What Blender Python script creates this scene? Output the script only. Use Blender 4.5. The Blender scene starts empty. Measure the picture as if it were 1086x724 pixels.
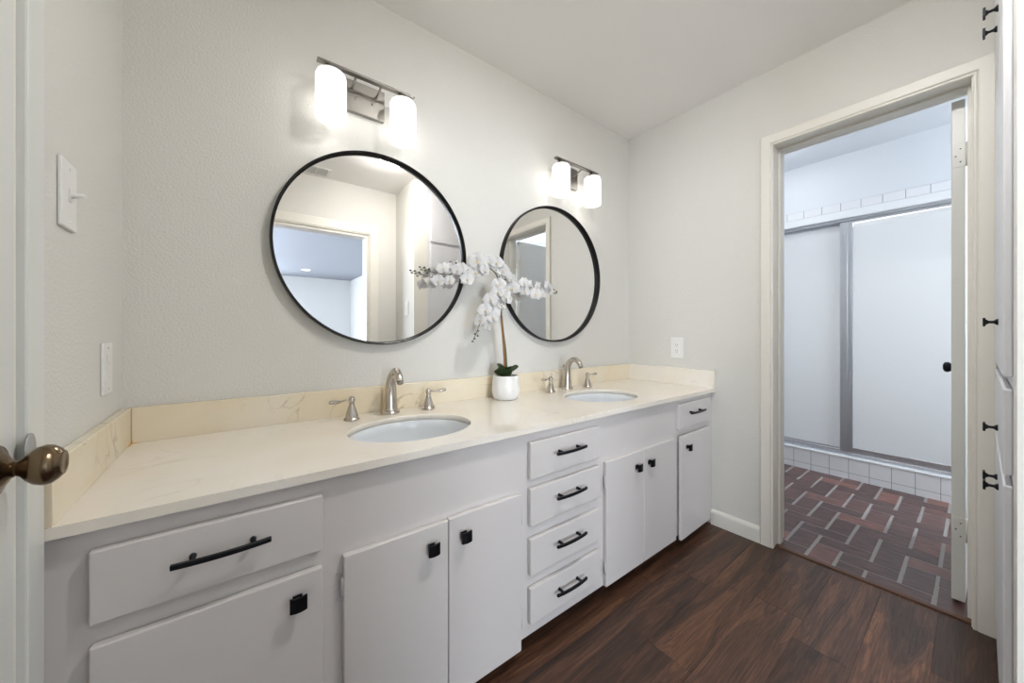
import bpy, bmesh, math, random
from mathutils import Vector, Matrix
PI = math.pi
random.seed(7)
sc = bpy.context.scene
COL = sc.collection

# ------------------------------------------------------------------ camera
YAW = math.radians(37.53)
CAM = Vector((0.257, -1.499, 1.0965))
cd = bpy.data.cameras.new('camera')
cam = bpy.data.objects.new('camera', cd); COL.objects.link(cam)
cam.location = CAM
cam.rotation_euler = (PI/2, 0, -YAW)
cd.sensor_fit = 'HORIZONTAL'; cd.sensor_width = 36.0
cd.lens = 36.0*381.68/1086
cd.shift_x = 0.0
cd.shift_y = -(362-352.54)/1086
cd.clip_start = 0.01
sc.camera = cam

# ------------------------------------------------------------------ view + lights
sc.view_settings.view_transform = 'Standard'
sc.view_settings.look = 'None'
sc.view_settings.gamma = 1
sc.view_settings.use_curve_mapping = False
sc.view_settings.exposure = 1.33
w = bpy.data.worlds.new('world'); sc.world = w; w.use_nodes = True
w.node_tree.nodes['Background'].inputs[0].default_value = (0.75, 0.85, 1, 1)
w.node_tree.nodes['Background'].inputs[1].default_value = 0.6

def area(name, loc, rot, sx, sy, power, color, shape='RECTANGLE', spread=None):
    l = bpy.data.lights.new(name, 'AREA'); l.shape = shape; l.size = sx; l.size_y = sy
    l.energy = power; l.color = color
    if spread: l.spread = spread
    o = bpy.data.objects.new(name, l); COL.objects.link(o); o.location = loc; o.rotation_euler = rot
    return o
# daylight entering the bedroom through its window (left side wall)
area('bedroom_daylight', (-1.45, -4.4, 1.45), (0, -PI/2, 0), 1.3, 1.8, 78, (0.80, 0.89, 1.0))
# cool daylight in the shower room, plus added bedroom fill and stall backlight
area('bedroom_fill_light', (-0.55, -8.45, 1.4), (PI/2, 0, 0), 1.7, 1.8, 100, (0.80, 0.89, 1.0))  # unseen fill added to light the vanity fronts through the doorway; no window here
area('shower_room_daylight', (3.2, -2.9, 1.6), (PI/2, 0, 0), 0.9, 1.0, 15, (0.84, 0.92, 1.0))
area('shower_stall_backlight', (4.83, -1.0, 1.35), (0, PI/2, 0), 1.6, 1.9, 11, (1.0, 0.975, 0.95))  # added area light behind the frosted glass, sized to brighten it evenly

# ------------------------------------------------------------------ geometry constants (metres)
L = 2.431            # right wall
H = 2.44             # ceiling
CT = 0.779           # counter top
CD = 0.579           # counter depth
FF = -0.556          # vanity face frame plane
FR = -0.574          # drawer / door front plane
OW = -2.0            # wall opposite the vanity
CX = 1.498           # end of the linen closet
CY = -1.5436         # linen closet frame plane
SX = 3.9             # shower curb front

# ------------------------------------------------------------------ materials
def mat(name, color, rough=0.5, metal=0.0, spec=0.5, coat=0.0, emit=None, es=0.0, bump=None, trans=0.0):
    m = bpy.data.materials.new(name); m.use_nodes = True
    nt = m.node_tree; b = nt.nodes['Principled BSDF']
    b.inputs['Base Color'].default_value = (*color, 1)
    b.inputs['Roughness'].default_value = rough
    b.inputs['Metallic'].default_value = metal
    b.inputs['Specular IOR Level'].default_value = spec
    b.inputs['Coat Weight'].default_value = coat
    b.inputs['Transmission Weight'].default_value = trans
    if emit:
        b.inputs['Emission Color'].default_value = (*emit, 1); b.inputs['Emission Strength'].default_value = es
    if bump:
        sc_, st, di, det = bump
        tc = nt.nodes.new('ShaderNodeTexCoord'); n = nt.nodes.new('ShaderNodeTexNoise')
        n.inputs['Scale'].default_value = sc_; n.inputs['Detail'].default_value = det
        bp = nt.nodes.new('ShaderNodeBump'); bp.inputs['Strength'].default_value = st; bp.inputs['Distance'].default_value = di
        nt.links.new(tc.outputs['Object'], n.inputs['Vector']); nt.links.new(n.outputs['Fac'], bp.inputs['Height'])
        nt.links.new(bp.outputs['Normal'], b.inputs['Normal'])
    return m
def nodes(m): return m.node_tree, m.node_tree.nodes, m.node_tree.links, m.node_tree.nodes['Principled BSDF']
def s2l(r, g, b):
    f = lambda c: (c/255/12.92) if c/255 <= 0.04045 else ((c/255+0.055)/1.055)**2.4
    return (f(r), f(g), f(b))

M = {}
M['wall'] = mat('wall_paint', s2l(218, 216, 210), 0.55, bump=(150, 0.5, 0.004, 2), spec=0.35)
M['ceil'] = mat('ceiling_paint', s2l(248, 246, 243), 0.8, bump=(200, 0.12, 0.002, 2), spec=0.2)
M['trim'] = mat('trim_paint', s2l(231, 228, 219), 0.35, bump=(14, 0.08, 0.003, 2))
M['doorpaint'] = mat('door_paint', s2l(218, 219, 214), 0.3, bump=(10, 0.06, 0.003, 2))
M['bed'] = mat('bedroom_paint', s2l(222, 223, 222), 0.7)
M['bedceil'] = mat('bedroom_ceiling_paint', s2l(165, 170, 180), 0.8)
M['cool'] = mat('shower_room_paint', s2l(214, 217, 222), 0.6, bump=(80, 0.2, 0.003, 2))
M['vanity'] = mat('vanity_paint', s2l(214, 209, 206), 0.34, bump=(9, 0.05, 0.003, 2))
M['closet'] = mat('closet_paint', s2l(219, 219, 222), 0.35)
M['toe'] = mat('toe_kick_paint', s2l(60, 50, 46), 0.6)
M['black'] = mat('matte_black_metal', (0.008, 0.009, 0.012), 0.35, 0.6)
M['frame'] = mat('mirror_frame_metal', (0.018, 0.017, 0.016), 0.28, 0.7)
M['nickel'] = mat('brushed_nickel', s2l(196, 188, 178), 0.24, 1.0)
M['steel'] = mat('satin_steel', s2l(150, 146, 140), 0.32, 1.0)
M['alu'] = mat('anodised_aluminium', s2l(212, 215, 222), 0.32, 1.0)
M['bronze'] = mat('antique_brass', s2l(118, 100, 78), 0.24, 1.0)
M['mirror'] = mat('mirror_glass', (0.86, 0.85, 0.83), 0.0, 1.0)
M['plastic'] = mat('white_plastic', s2l(232, 231, 228), 0.3)
M['slot'] = mat('dark_slot', (0.03, 0.03, 0.03), 0.5)
M['hinge'] = mat('painted_hinge', s2l(205, 200, 200), 0.35)
M['sink'] = mat('sink_porcelain', s2l(226, 230, 234), 0.08, coat=0.6)
M['pot'] = mat('pot_ceramic', s2l(236, 235, 232), 0.35)
M['petal'] = mat('petal', s2l(250, 249, 248), 0.55)
M['petal'].node_tree.nodes['Principled BSDF'].inputs['Subsurface Weight'].default_value = 0.0
M['lip'] = mat('orchid_lip', s2l(240, 226, 190), 0.5)
M['leaf'] = mat('orchid_leaf', s2l(82, 102, 66), 0.35, bump=(40, 0.3, 0.003, 2))
M['stem'] = mat('orchid_stem', s2l(92, 88, 52), 0.5)
M['stake'] = mat('orchid_stake', s2l(150, 100, 62), 0.6)
M['bud'] = mat('orchid_bud', s2l(84, 88, 62), 0.5)
M['soil'] = mat('potting_moss', s2l(60, 52, 38), 0.9, bump=(120, 1, 0.01, 4))
M['caulk'] = mat('aged_caulk', s2l(214, 160, 60), 0.5)
M['grout_white'] = mat('white_glazed_trim', s2l(228, 230, 232), 0.15)
M['stallwall'] = mat('stall_tile', s2l(226, 228, 230), 0.2)
M['strip'] = mat('threshold_wood', s2l(92, 60, 40), 0.4)
M['glass_lens'] = mat('lit_lens', (1, 1, 1), 0.4, emit=(1, 0.97, 0.92), es=4.0)

def make_shade():
    m = mat('opal_glass_shade', (0.92, 0.92, 0.91), 0.25, emit=(1.0, 0.975, 0.94), es=1.0)
    nt, ns, ln, b = nodes(m)
    # opal glass glows brightest around the bulb inside it
    tc = ns.new('ShaderNodeTexCoord'); sp = ns.new('ShaderNodeSeparateXYZ'); ln.new(tc.outputs['Object'], sp.inputs[0])
    r = ns.new('ShaderNodeValToRGB'); mr = ns.new('ShaderNodeMapRange')
    mr.inputs['From Min'].default_value = 1.855; mr.inputs['From Max'].default_value = 2.02
    ln.new(sp.outputs['Z'], mr.inputs['Value']); ln.new(mr.outputs[0], r.inputs[0])
    e = r.color_ramp.elements; e[0].position = 0; e[0].color = (0.5, 0.5, 0.5, 1); e[1].position = 1; e[1].color = (0.16, 0.16, 0.16, 1)
    k = r.color_ramp.elements.new(0.5); k.color = (1, 1, 1, 1)
    mu = ns.new('ShaderNodeMath'); mu.operation = 'MULTIPLY'; mu.inputs[1].default_value = 1.2
    ln.new(r.outputs[0], mu.inputs[0]); ln.new(mu.outputs[0], b.inputs['Emission Strength'])
    return m
M['shade'] = make_shade()
M['bulb'] = mat('lit_bulb', (1, 1, 1), 0.4, emit=(1.0, 0.96, 0.90), es=0.9)

def make_marble(name, base, warm, amt):
    m = mat(name, base, 0.14, coat=0.2); nt, ns, ln, b = nodes(m)
    tc = ns.new('ShaderNodeTexCoord')
    n1 = ns.new('ShaderNodeTexNoise'); n1.inputs['Scale'].default_value = 3.2; n1.inputs['Detail'].default_value = 6; n1.inputs['Roughness'].default_value = 0.55; n1.inputs['Distortion'].default_value = 0.6
    ln.new(tc.outputs['Object'], n1.inputs['Vector'])
    r1 = ns.new('ShaderNodeValToRGB'); ln.new(n1.outputs['Fac'], r1.inputs[0])
    r1.color_ramp.elements[0].position = 0.35; r1.color_ramp.elements[0].color = (*base, 1)
    r1.color_ramp.elements[1].position = 0.72; r1.color_ramp.elements[1].color = (*warm, 1)
    # thin veins
    n2 = ns.new('ShaderNodeTexNoise'); n2.inputs['Scale'].default_value = 4.5; n2.inputs['Detail'].default_value = 8; n2.inputs['Distortion'].default_value = 1.4
    ln.new(tc.outputs['Object'], n2.inputs['Vector'])
    s = ns.new('ShaderNodeMath'); s.operation = 'SUBTRACT'; s.inputs[1].default_value = 0.5; ln.new(n2.outputs['Fac'], s.inputs[0])
    a = ns.new('ShaderNodeMath'); a.operation = 'ABSOLUTE'; ln.new(s.outputs[0], a.inputs[0])
    mr = ns.new('ShaderNodeMapRange'); mr.inputs['From Min'].default_value = 0.0; mr.inputs['From Max'].default_value = 0.012
    mr.inputs['To Min'].default_value = amt; mr.inputs['To Max'].default_value = 0.0; ln.new(a.outputs[0], mr.inputs['Value'])
    n3 = ns.new('ShaderNodeTexNoise'); n3.inputs['Scale'].default_value = 2.3; ln.new(tc.outputs['Object'], n3.inputs['Vector'])
    g = ns.new('ShaderNodeMapRange'); g.inputs['From Min'].default_value = 0.52; g.inputs['From Max'].default_value = 0.66; ln.new(n3.outputs['Fac'], g.inputs['Value'])
    mm = ns.new('ShaderNodeMath'); mm.operation = 'MULTIPLY'; ln.new(mr.outputs[0], mm.inputs[0]); ln.new(g.outputs[0], mm.inputs[1])
    mx = ns.new('ShaderNodeMix'); mx.data_type = 'RGBA'; ln.new(mm.outputs[0], mx.inputs[0]); ln.new(r1.outputs[0], mx.inputs[6]); mx.inputs[7].default_value = (*s2l(150, 128, 104), 1)
    ln.new(mx.outputs[2], b.inputs['Base Color'])
    return m
M['counter'] = make_marble('cream_marble_top', s2l(240, 234, 225), s2l(236, 227, 211), 0.2)
M['splash'] = make_marble('cream_marble_splash', s2l(233, 224, 205), s2l(229, 213, 180), 0.6)

def make_wood():
    m = mat('dark_oak_plank', (0.1, 0.05, 0.03), 0.36, spec=0.5); nt, ns, ln, b = nodes(m)
    tc = ns.new('ShaderNodeTexCoord'); at = ns.new('ShaderNodeAttribute'); at.attribute_name = 'tone'
    mp = ns.new('ShaderNodeMapping'); mp.inputs['Scale'].default_value = (0.9, 9.0, 1); ln.new(tc.outputs['Object'], mp.inputs['Vector'])
    off = ns.new('ShaderNodeVectorMath'); off.operation = 'MULTIPLY_ADD'; off.inputs[1].default_value = (37, 37, 37)
    ln.new(at.outputs['Color'], off.inputs[0]); ln.new(mp.outputs[0], off.inputs[2])
    n = ns.new('ShaderNodeTexNoise'); n.inputs['Scale'].default_value = 1.5; n.inputs['Detail'].default_value = 5; n.inputs['Distortion'].default_value = 0.9; n.inputs['Roughness'].default_value = 0.55
    ln.new(off.outputs[0], n.inputs['Vector'])
    # contour rings of the broad noise = cathedral grain
    mu = ns.new('ShaderNodeMath'); mu.operation = 'MULTIPLY'; mu.inputs[1].default_value = 62; ln.new(n.outputs['Fac'], mu.inputs[0])
    si = ns.new('ShaderNodeMath'); si.operation = 'SINE'; ln.new(mu.outputs[0], si.inputs[0])
    # fine fibres
    mp2 = ns.new('ShaderNodeMapping'); mp2.inputs['Scale'].default_value = (7, 170, 1); ln.new(tc.outputs['Object'], mp2.inputs['Vector'])
    n2 = ns.new('ShaderNodeTexNoise'); n2.inputs['Scale'].default_value = 1.0; n2.inputs['Detail'].default_value = 5; n2.inputs['Roughness'].default_value = 0.7; ln.new(mp2.outputs[0], n2.inputs['Vector'])
    r = ns.new('ShaderNodeValToRGB'); ln.new(n.outputs['Fac'], r.inputs[0])
    e = r.color_ramp.elements; e[0].position = 0.3; e[0].color = (*s2l(54, 38, 30), 1); e[1].position = 0.72; e[1].color = (*s2l(124, 84, 60), 1)
    k = r.color_ramp.elements.new(0.5); k.color = (*s2l(86, 58, 43), 1)
    g1 = ns.new('ShaderNodeMapRange'); g1.inputs['From Min'].default_value = -1; g1.inputs['From Max'].default_value = 1; g1.inputs['To Min'].default_value = 0.74; g1.inputs['To Max'].default_value = 1.14; ln.new(si.outputs[0], g1.inputs['Value'])
    g2 = ns.new('ShaderNodeMapRange'); g2.inputs['From Min'].default_value = 0.3; g2.inputs['From Max'].default_value = 0.7; g2.inputs['To Min'].default_value = 0.38; g2.inputs['To Max'].default_value = 1.55; ln.new(n2.outputs['Fac'], g2.inputs['Value'])
    g3 = ns.new('ShaderNodeMapRange'); g3.inputs['To Min'].default_value = 0.72; g3.inputs['To Max'].default_value = 1.35; ln.new(at.outputs['Fac'], g3.inputs['Value'])
    p1 = ns.new('ShaderNodeMath'); p1.operation = 'MULTIPLY'; ln.new(g1.outputs[0], p1.inputs[0]); ln.new(g2.outputs[0], p1.inputs[1])
    p2 = ns.new('ShaderNodeMath'); p2.operation = 'MULTIPLY'; ln.new(p1.outputs[0], p2.inputs[0]); ln.new(g3.outputs[0], p2.inputs[1])
    sc2 = ns.new('ShaderNodeVectorMath'); sc2.operation = 'SCALE'; ln.new(r.outputs[0], sc2.inputs[0]); ln.new(p2.outputs[0], sc2.inputs['Scale'])
    ln.new(sc2.outputs[0], b.inputs['Base Color'])
    rr = ns.new('ShaderNodeMapRange'); rr.inputs['To Min'].default_value = 0.30; rr.inputs['To Max'].default_value = 0.48; ln.new(n2.outputs['Fac'], rr.inputs['Value']); ln.new(rr.outputs[0], b.inputs['Roughness'])
    bp = ns.new('ShaderNodeBump'); bp.inputs['Strength'].default_value = 0.25; bp.inputs['Distance'].default_value = 0.002; ln.new(n2.outputs['Fac'], bp.inputs['Height']); ln.new(bp.outputs[0], b.inputs['Normal'])
    return m
M['wood'] = make_wood()

def make_brick():
    m = mat('worn_brick', (0.2, 0.1, 0.08), 0.30, spec=0.6); nt, ns, ln, b = nodes(m)
    tc = ns.new('ShaderNodeTexCoord'); at = ns.new('ShaderNodeAttribute'); at.attribute_name = 'tone'
    r = ns.new('ShaderNodeValToRGB'); ln.new(at.outputs['Fac'], r.inputs[0])
    e = r.color_ramp.elements; e[0].position = 0; e[0].color = (*s2l(78, 54, 52), 1); e[1].position = 1; e[1].color = (*s2l(134, 86, 74), 1)
    k = e.new(0.55); k.color = (*s2l(98, 67, 63), 1)
    n = ns.new('ShaderNodeTexNoise'); n.inputs['Scale'].default_value = 1; n.inputs['Detail'].default_value = 5
    mp = ns.new('ShaderNodeMapping'); mp.inputs['Scale'].default_value = (30, 14, 1); ln.new(tc.outputs['Object'], mp.inputs['Vector']); ln.new(mp.outputs[0], n.inputs['Vector'])
    g = ns.new('ShaderNodeMapRange'); g.inputs['From Min'].default_value = 0.3; g.inputs['From Max'].default_value = 0.7; g.inputs['To Min'].default_value = 0.7; g.inputs['To Max'].default_value = 1.35; ln.new(n.outputs['Fac'], g.inputs['Value'])
    s = ns.new('ShaderNodeVectorMath'); s.operation = 'SCALE'; ln.new(r.outputs[0], s.inputs[0]); ln.new(g.outputs[0], s.inputs['Scale']); ln.new(s.outputs[0], b.inputs['Base Color'])
    bp = ns.new('ShaderNodeBump'); bp.inputs['Strength'].default_value = 0.5; bp.inputs['Distance'].default_value = 0.004; ln.new(n.outputs['Fac'], bp.inputs['Height']); ln.new(bp.outputs[0], b.inputs['Normal'])
    return m
M['brick'] = make_brick()
M['mortar'] = mat('mortar', s2l(158, 154, 150), 0.7, bump=(90, 0.8, 0.006, 4))

def make_frost():
    m = bpy.data.materials.new('pebbled_obscure_glass'); m.use_nodes = True
    nt = m.node_tree; ns = nt.nodes; ln = nt.links; ns.clear()
    out = ns.new('ShaderNodeOutputMaterial')
    tr = ns.new('ShaderNodeBsdfTranslucent'); tr.inputs[0].default_value = (0.93, 0.95, 0.97, 1)
    di = ns.new('ShaderNodeBsdfDiffuse'); di.inputs[0].default_value = (0.86, 0.88, 0.90, 1)
    gl = ns.new('ShaderNodeBsdfGlossy'); gl.inputs['Roughness'].default_value = 0.27
    tc = ns.new('ShaderNodeTexCoord'); n = ns.new('ShaderNodeTexNoise'); n.inputs['Scale'].default_value = 130; n.inputs['Detail'].default_value = 2
    ln.new(tc.outputs['Object'], n.inputs['Vector'])
    bp = ns.new('ShaderNodeBump'); bp.inputs['Strength'].default_value = 0.6; bp.inputs['Distance'].default_value = 0.004
    ln.new(n.outputs['Fac'], bp.inputs['Height'])
    for s in (gl, di): ln.new(bp.outputs[0], s.inputs['Normal'])
    m1 = ns.new('ShaderNodeMixShader'); m1.inputs[0].default_value = 0.5; ln.new(tr.outputs[0], m1.inputs[1]); ln.new(di.outputs[0], m1.inputs[2])
    fr = ns.new('ShaderNodeFresnel'); fr.inputs[0].default_value = 1.5
    m2 = ns.new('ShaderNodeMixShader'); ln.new(fr.outputs[0], m2.inputs[0]); ln.new(m1.outputs[0], m2.inputs[1]); ln.new(gl.outputs[0], m2.inputs[2])
    ln.new(m2.outputs[0], out.inputs[0])
    return m
M['frost'] = make_frost()

# square glazed tiles with grout lines, mapped in (Y, Z)
def make_tile(name, y0, z0, wy, wz):
    m = mat(name, s2l(226, 227, 229), 0.12, coat=0.3); nt, ns, ln, b = nodes(m)
    tc = ns.new('ShaderNodeTexCoord'); sp = ns.new('ShaderNodeSeparateXYZ'); ln.new(tc.outputs['Object'], sp.inputs[0])
    masks = []
    for ax, o, wd in (('Y', y0, wy), ('Z', z0, wz)):
        a = ns.new('ShaderNodeMath'); a.operation = 'SUBTRACT'; a.inputs[1].default_value = o; ln.new(sp.outputs[ax], a.inputs[0])
        d = ns.new('ShaderNodeMath'); d.operation = 'DIVIDE'; d.inputs[1].default_value = wd; ln.new(a.outputs[0], d.inputs[0])
        f = ns.new('ShaderNodeMath'); f.operation = 'PINGPONG'; f.inputs[1].default_value = 0.5; ln.new(d.outputs[0], f.inputs[0])
        g = ns.new('ShaderNodeMath'); g.operation = 'LESS_THAN'; g.inputs[1].default_value = 0.0012/wd; ln.new(f.outputs[0], g.inputs[0]); masks.append(g)
    mx = ns.new('ShaderNodeMath'); mx.operation = 'MAXIMUM'; ln.new(masks[0].outputs[0], mx.inputs[0]); ln.new(masks[1].outputs[0], mx.inputs[1])
    c = ns.new('ShaderNodeMix'); c.data_type = 'RGBA'; ln.new(mx.outputs[0], c.inputs[0]); c.inputs[6].default_value = (*s2l(224, 225, 228), 1); c.inputs[7].default_value = (*s2l(110, 112, 118), 1)
    ln.new(c.outputs[2], b.inputs['Base Color'])
    bp = ns.new('ShaderNodeBump'); bp.invert = True; bp.inputs['Distance'].default_value = 0.001; ln.new(mx.outputs[0], bp.inputs['Height']); ln.new(bp.outputs[0], b.inputs['Normal'])
    return m
M['tile'] = make_tile('white_square_tile', -0.5625, 0.045, 0.1113, 0.107)
M['toptile'] = make_tile('white_header_tile', -0.52, 1.97, 0.1113, 0.107)

# ------------------------------------------------------------------ mesh helpers
def box(bm, x0, x1, y0, y1, z0, z1, bev=0.0, seg=2):
    if x1 < x0: x0, x1 = x1, x0
    if y1 < y0: y0, y1 = y1, y0
    if z1 < z0: z0, z1 = z1, z0
    t = bmesh.new()
    r = bmesh.ops.create_cube(t, size=1.0)
    for v in t.verts:
        v.co = Vector((x0+(v.co.x+.5)*(x1-x0), y0+(v.co.y+.5)*(y1-y0), z0+(v.co.z+.5)*(z1-z0)))
    if bev: bmesh.ops.bevel(t, geom=list(t.edges), offset=bev, segments=seg, profile=0.5, affect='EDGES')
    add(bm, t); return bm
def add(bm, t, mtx=None):
    vm = {}
    for v in t.verts: vm[v] = bm.verts.new(mtx @ v.co if mtx else v.co)
    for f in t.faces:
        try:
            g = bm.faces.new([vm[v] for v in f.verts]); g.smooth = f.smooth
        except ValueError: pass
    t.free()
def lathe(bm, prof, c=(0, 0, 0), seg=32, mtx=None, cap=True):
    """prof = [(r, z)], spun about local z, then mtx, then moved to c"""
    t = bmesh.new(); rings = []
    for r, z in prof:
        if r < 1e-6: rings.append([t.verts.new((0, 0, z))])
        else: rings.append([t.verts.new((r*math.cos(2*PI*i/seg), r*math.sin(2*PI*i/seg), z)) for i in range(seg)])
    for a, b in zip(rings, rings[1:]):
        for i in range(seg):
            j = (i+1) % seg
            if len(a) == 1 and len(b) == 1: continue
            if len(a) == 1: f = t.faces.new((a[0], b[j], b[i]))
            elif len(b) == 1: f = t.faces.new((a[i], a[j], b[0]))
            else: f = t.faces.new((a[i], a[j], b[j], b[i]))
            f.smooth = True
    if cap:
        for ring, fl in ((rings[0], True), (rings[-1], False)):
            if len(ring) > 1: t.faces.new(ring[::-1] if fl else ring)
    bmesh.ops.recalc_face_normals(t, faces=t.faces)
    mt = Matrix.Translation(c)
    if mtx: mt = mt @ mtx
    add(bm, t, mt); return bm
def tube(bm, pts, rad, seg=12, flat=None):
    """swept tube through pts; rad scalar or list; flat=(a,b) section scale"""
    pts = [Vector(p) for p in pts]; n = len(pts)
    if not isinstance(rad, (list, tuple)): rad = [rad]*n
    t = bmesh.new(); rings = []; up = None
    for i, p in enumerate(pts):
        d = (pts[min(i+1, n-1)]-pts[max(i-1, 0)]).normalized()
        if up is None: up = Vector((0, 0, 1)) if abs(d.z) < 0.9 else Vector((0, 1, 0))
        s = d.cross(up).normalized(); u = s.cross(d).normalized(); up = u
        fa, fb = flat or (1, 1)
        rings.append([t.verts.new(p+(s*fa*math.cos(2*PI*k/seg)+u*fb*math.sin(2*PI*k/seg))*rad[i]) for k in range(seg)])
    for a, b in zip(rings, rings[1:]):
        for k in range(seg):
            f = t.faces.new((a[k], a[(k+1) % seg], b[(k+1) % seg], b[k])); f.smooth = True
    t.faces.new(rings[0][::-1]); t.faces.new(rings[-1])
    bmesh.ops.recalc_face_normals(t, faces=t.faces)
    add(bm, t); return bm
def smooth_path(pts, k=6):
    pts = [Vector(p) for p in pts]; P = [pts[0]]+pts+[pts[-1]]; out = []
    for i in range(1, len(P)-2):
        for j in range(k):
            t = j/k; a, b, c, d = P[i-1], P[i], P[i+1], P[i+2]
            out.append(0.5*((2*b)+(-a+c)*t+(2*a-5*b+4*c-d)*t*t+(-a+3*b-3*c+d)*t**3))
    out.append(pts[-1]); return out
def sphere(bm, c, r, seg=16, sc3=(1, 1, 1)):
    n = seg//2
    prof = [(r*math.sin(PI*i/n), -r*math.cos(PI*i/n)) for i in range(n+1)]
    lathe(bm, prof, c, seg, Matrix.Diagonal((*sc3, 1)), cap=False)
def prism(bm, poly, axis, a0, a1):
    """extrude a 2-D polygon along axis ('x': poly=(y,z), 'y': (x,z), 'z': (x,y))"""
    mk = {'x': lambda p, a: (a, p[0], p[1]), 'y': lambda p, a: (p[0], a, p[1]), 'z': lambda p, a: (p[0], p[1], a)}[axis]
    t = bmesh.new(); A = [t.verts.new(mk(p, a0)) for p in poly]; B = [t.verts.new(mk(p, a1)) for p in poly]; n = len(poly)
    for i in range(n): t.faces.new((A[i], A[(i+1) % n], B[(i+1) % n], B[i]))
    t.faces.new(A[::-1]); t.faces.new(B)
    bmesh.ops.recalc_face_normals(t, faces=t.faces); add(bm, t); return bm

def wloc(o):
    v = Vector((0, 0, 0))
    while o: v = v + o.location; o = o.parent
    return v
def obj(name, bm, m, parent=None, world=True, label=None, smooth_angle=None):
    """ONE mesh object; with world=True the mesh is given in room coordinates"""
    if parent is not None and world:
        o0 = wloc(parent)
        for v in bm.verts: v.co -= o0
    me = bpy.data.meshes.new(name); bm.normal_update(); bm.to_mesh(me); bm.free()
    for mm in (m if isinstance(m, (list, tuple)) else [m]): me.materials.append(mm)
    o = bpy.data.objects.new(name, me); COL.objects.link(o)
    if parent is not None: o.parent = parent
    if label: o['label'] = label
    return o
def thing(name, label, cat, loc=(0, 0, 0), group=None):
    o = bpy.data.objects.new(name, None); COL.objects.link(o); o.empty_display_size = 0.05
    o.location = loc; o['label'] = label; o['category'] = cat
    if group: o['group'] = group
    return o
def tag(o, label, cat, group=None):
    o['label'] = label; o['category'] = cat
    if group: o['group'] = group
    return o
def struct(name, bm, m, label=None, parent=None):
    o = obj(name, bm, m, parent)
    if parent is None: o['kind'] = 'structure'
    if label: o['label'] = label
    return o
def B(*a, **k): return box(bmesh.new(), *a, **k)

def wall_with_hole(bm, axis, p0, p1, a0, a1, h, o0, o1, oz):
    """wall slab between planes p0,p1, running a0..a1, with an opening o0..o1 up to oz"""
    f = (lambda a, b, z0, z1: box(bm, p0, p1, a, b, z0, z1)) if axis == 'x' else (lambda a, b, z0, z1: box(bm, a, b, p0, p1, z0, z1))
    f(a0, o0, 0, h); f(o1, a1, 0, h); f(o0, o1, oz, h)
    return bm

# ------------------------------------------------------------------ the setting
struct('wall_back', B(-0.12, L+0.145, 0, 0.12, 0, H), M['wall'], 'light grey orange-peel wall behind the two round mirrors')
# left wall with the closed door
struct('wall_left', wall_with_hole(bmesh.new(), 'x', -0.12, 0, OW, 0, H, -1.475, -0.652, 2.05), M['wall'], 'light wall on the left with the two switch plates')
# right wall with the opening to the shower room
RO0, RO1, ROZ = -1.4785, -0.858, 2.048
struct('wall_right', wall_with_hole(bmesh.new(), 'x', L, L+0.145, -1.99, 0, H, RO0-0.016, RO1+0.016, ROZ+0.016), M['wall'], 'light grey wall on the right with the open doorway')
struct('wall_front', wall_with_hole(bmesh.new(), 'y', OW-0.12, OW, -0.12, CX, H, 0.42, 1.238, 2.0), M['wall'], 'light wall opposite the vanity seen in the large mirror')
struct('wall_closet', B(CX, CX+0.085, OW-0.12, CY-0.018, 0, H), M['wall'], 'short side wall ending at the linen closet')
struct('ceiling', B(-0.12, L+0.145, OW-0.12, 0.12, H, H+0.1), M['ceil'], 'white ceiling over the vanity room')

# floor of separate planks (one surface)
def plank_floor():
    bm = bmesh.new(); col = bm.loops.layers.color.new('tone')
    w_, l_ = 0.156, 1.22; j = 0; y = -1.088+0.156*7
    joints = {-1: 1.847, 0: 1.972, 1: 1.42, 2: 1.88, -2: 1.33, -3: 2.04}
    tones = {}
    for r in range(-8, 8):
        ya = -1.088+r*w_; yb = ya+w_
        if ya > 0: continue
        x = joints.get(r, 0.4+(r*0.43) % 1.2)
        while x > -0.12: x -= l_
        while x < L+0.02:
            n0 = len(bm.faces); xa, xb = max(x, -0.12), min(x+l_, L+0.02)
            if xb-xa > 0.01 and yb > -2.13:
                box(bm, xa+0.0002, xb-0.0002, max(ya, -2.12)+0.0002, min(yb, 0)-0.0002, -0.02, 0.0, bev=0.0005, seg=1)
                bm.faces.ensure_lookup_table(); t = random.random()
                for f in bm.faces[n0:]:
                    for lp in f.loops: lp[col] = (t, t, t, 1)
            x += l_
    box(bm, -0.12, L+0.02, -2.12, 0, -0.04, -0.019)
    return bm
struct('floor', plank_floor(), M['wood'], 'dark brown wood plank floor of the vanity room')

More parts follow.
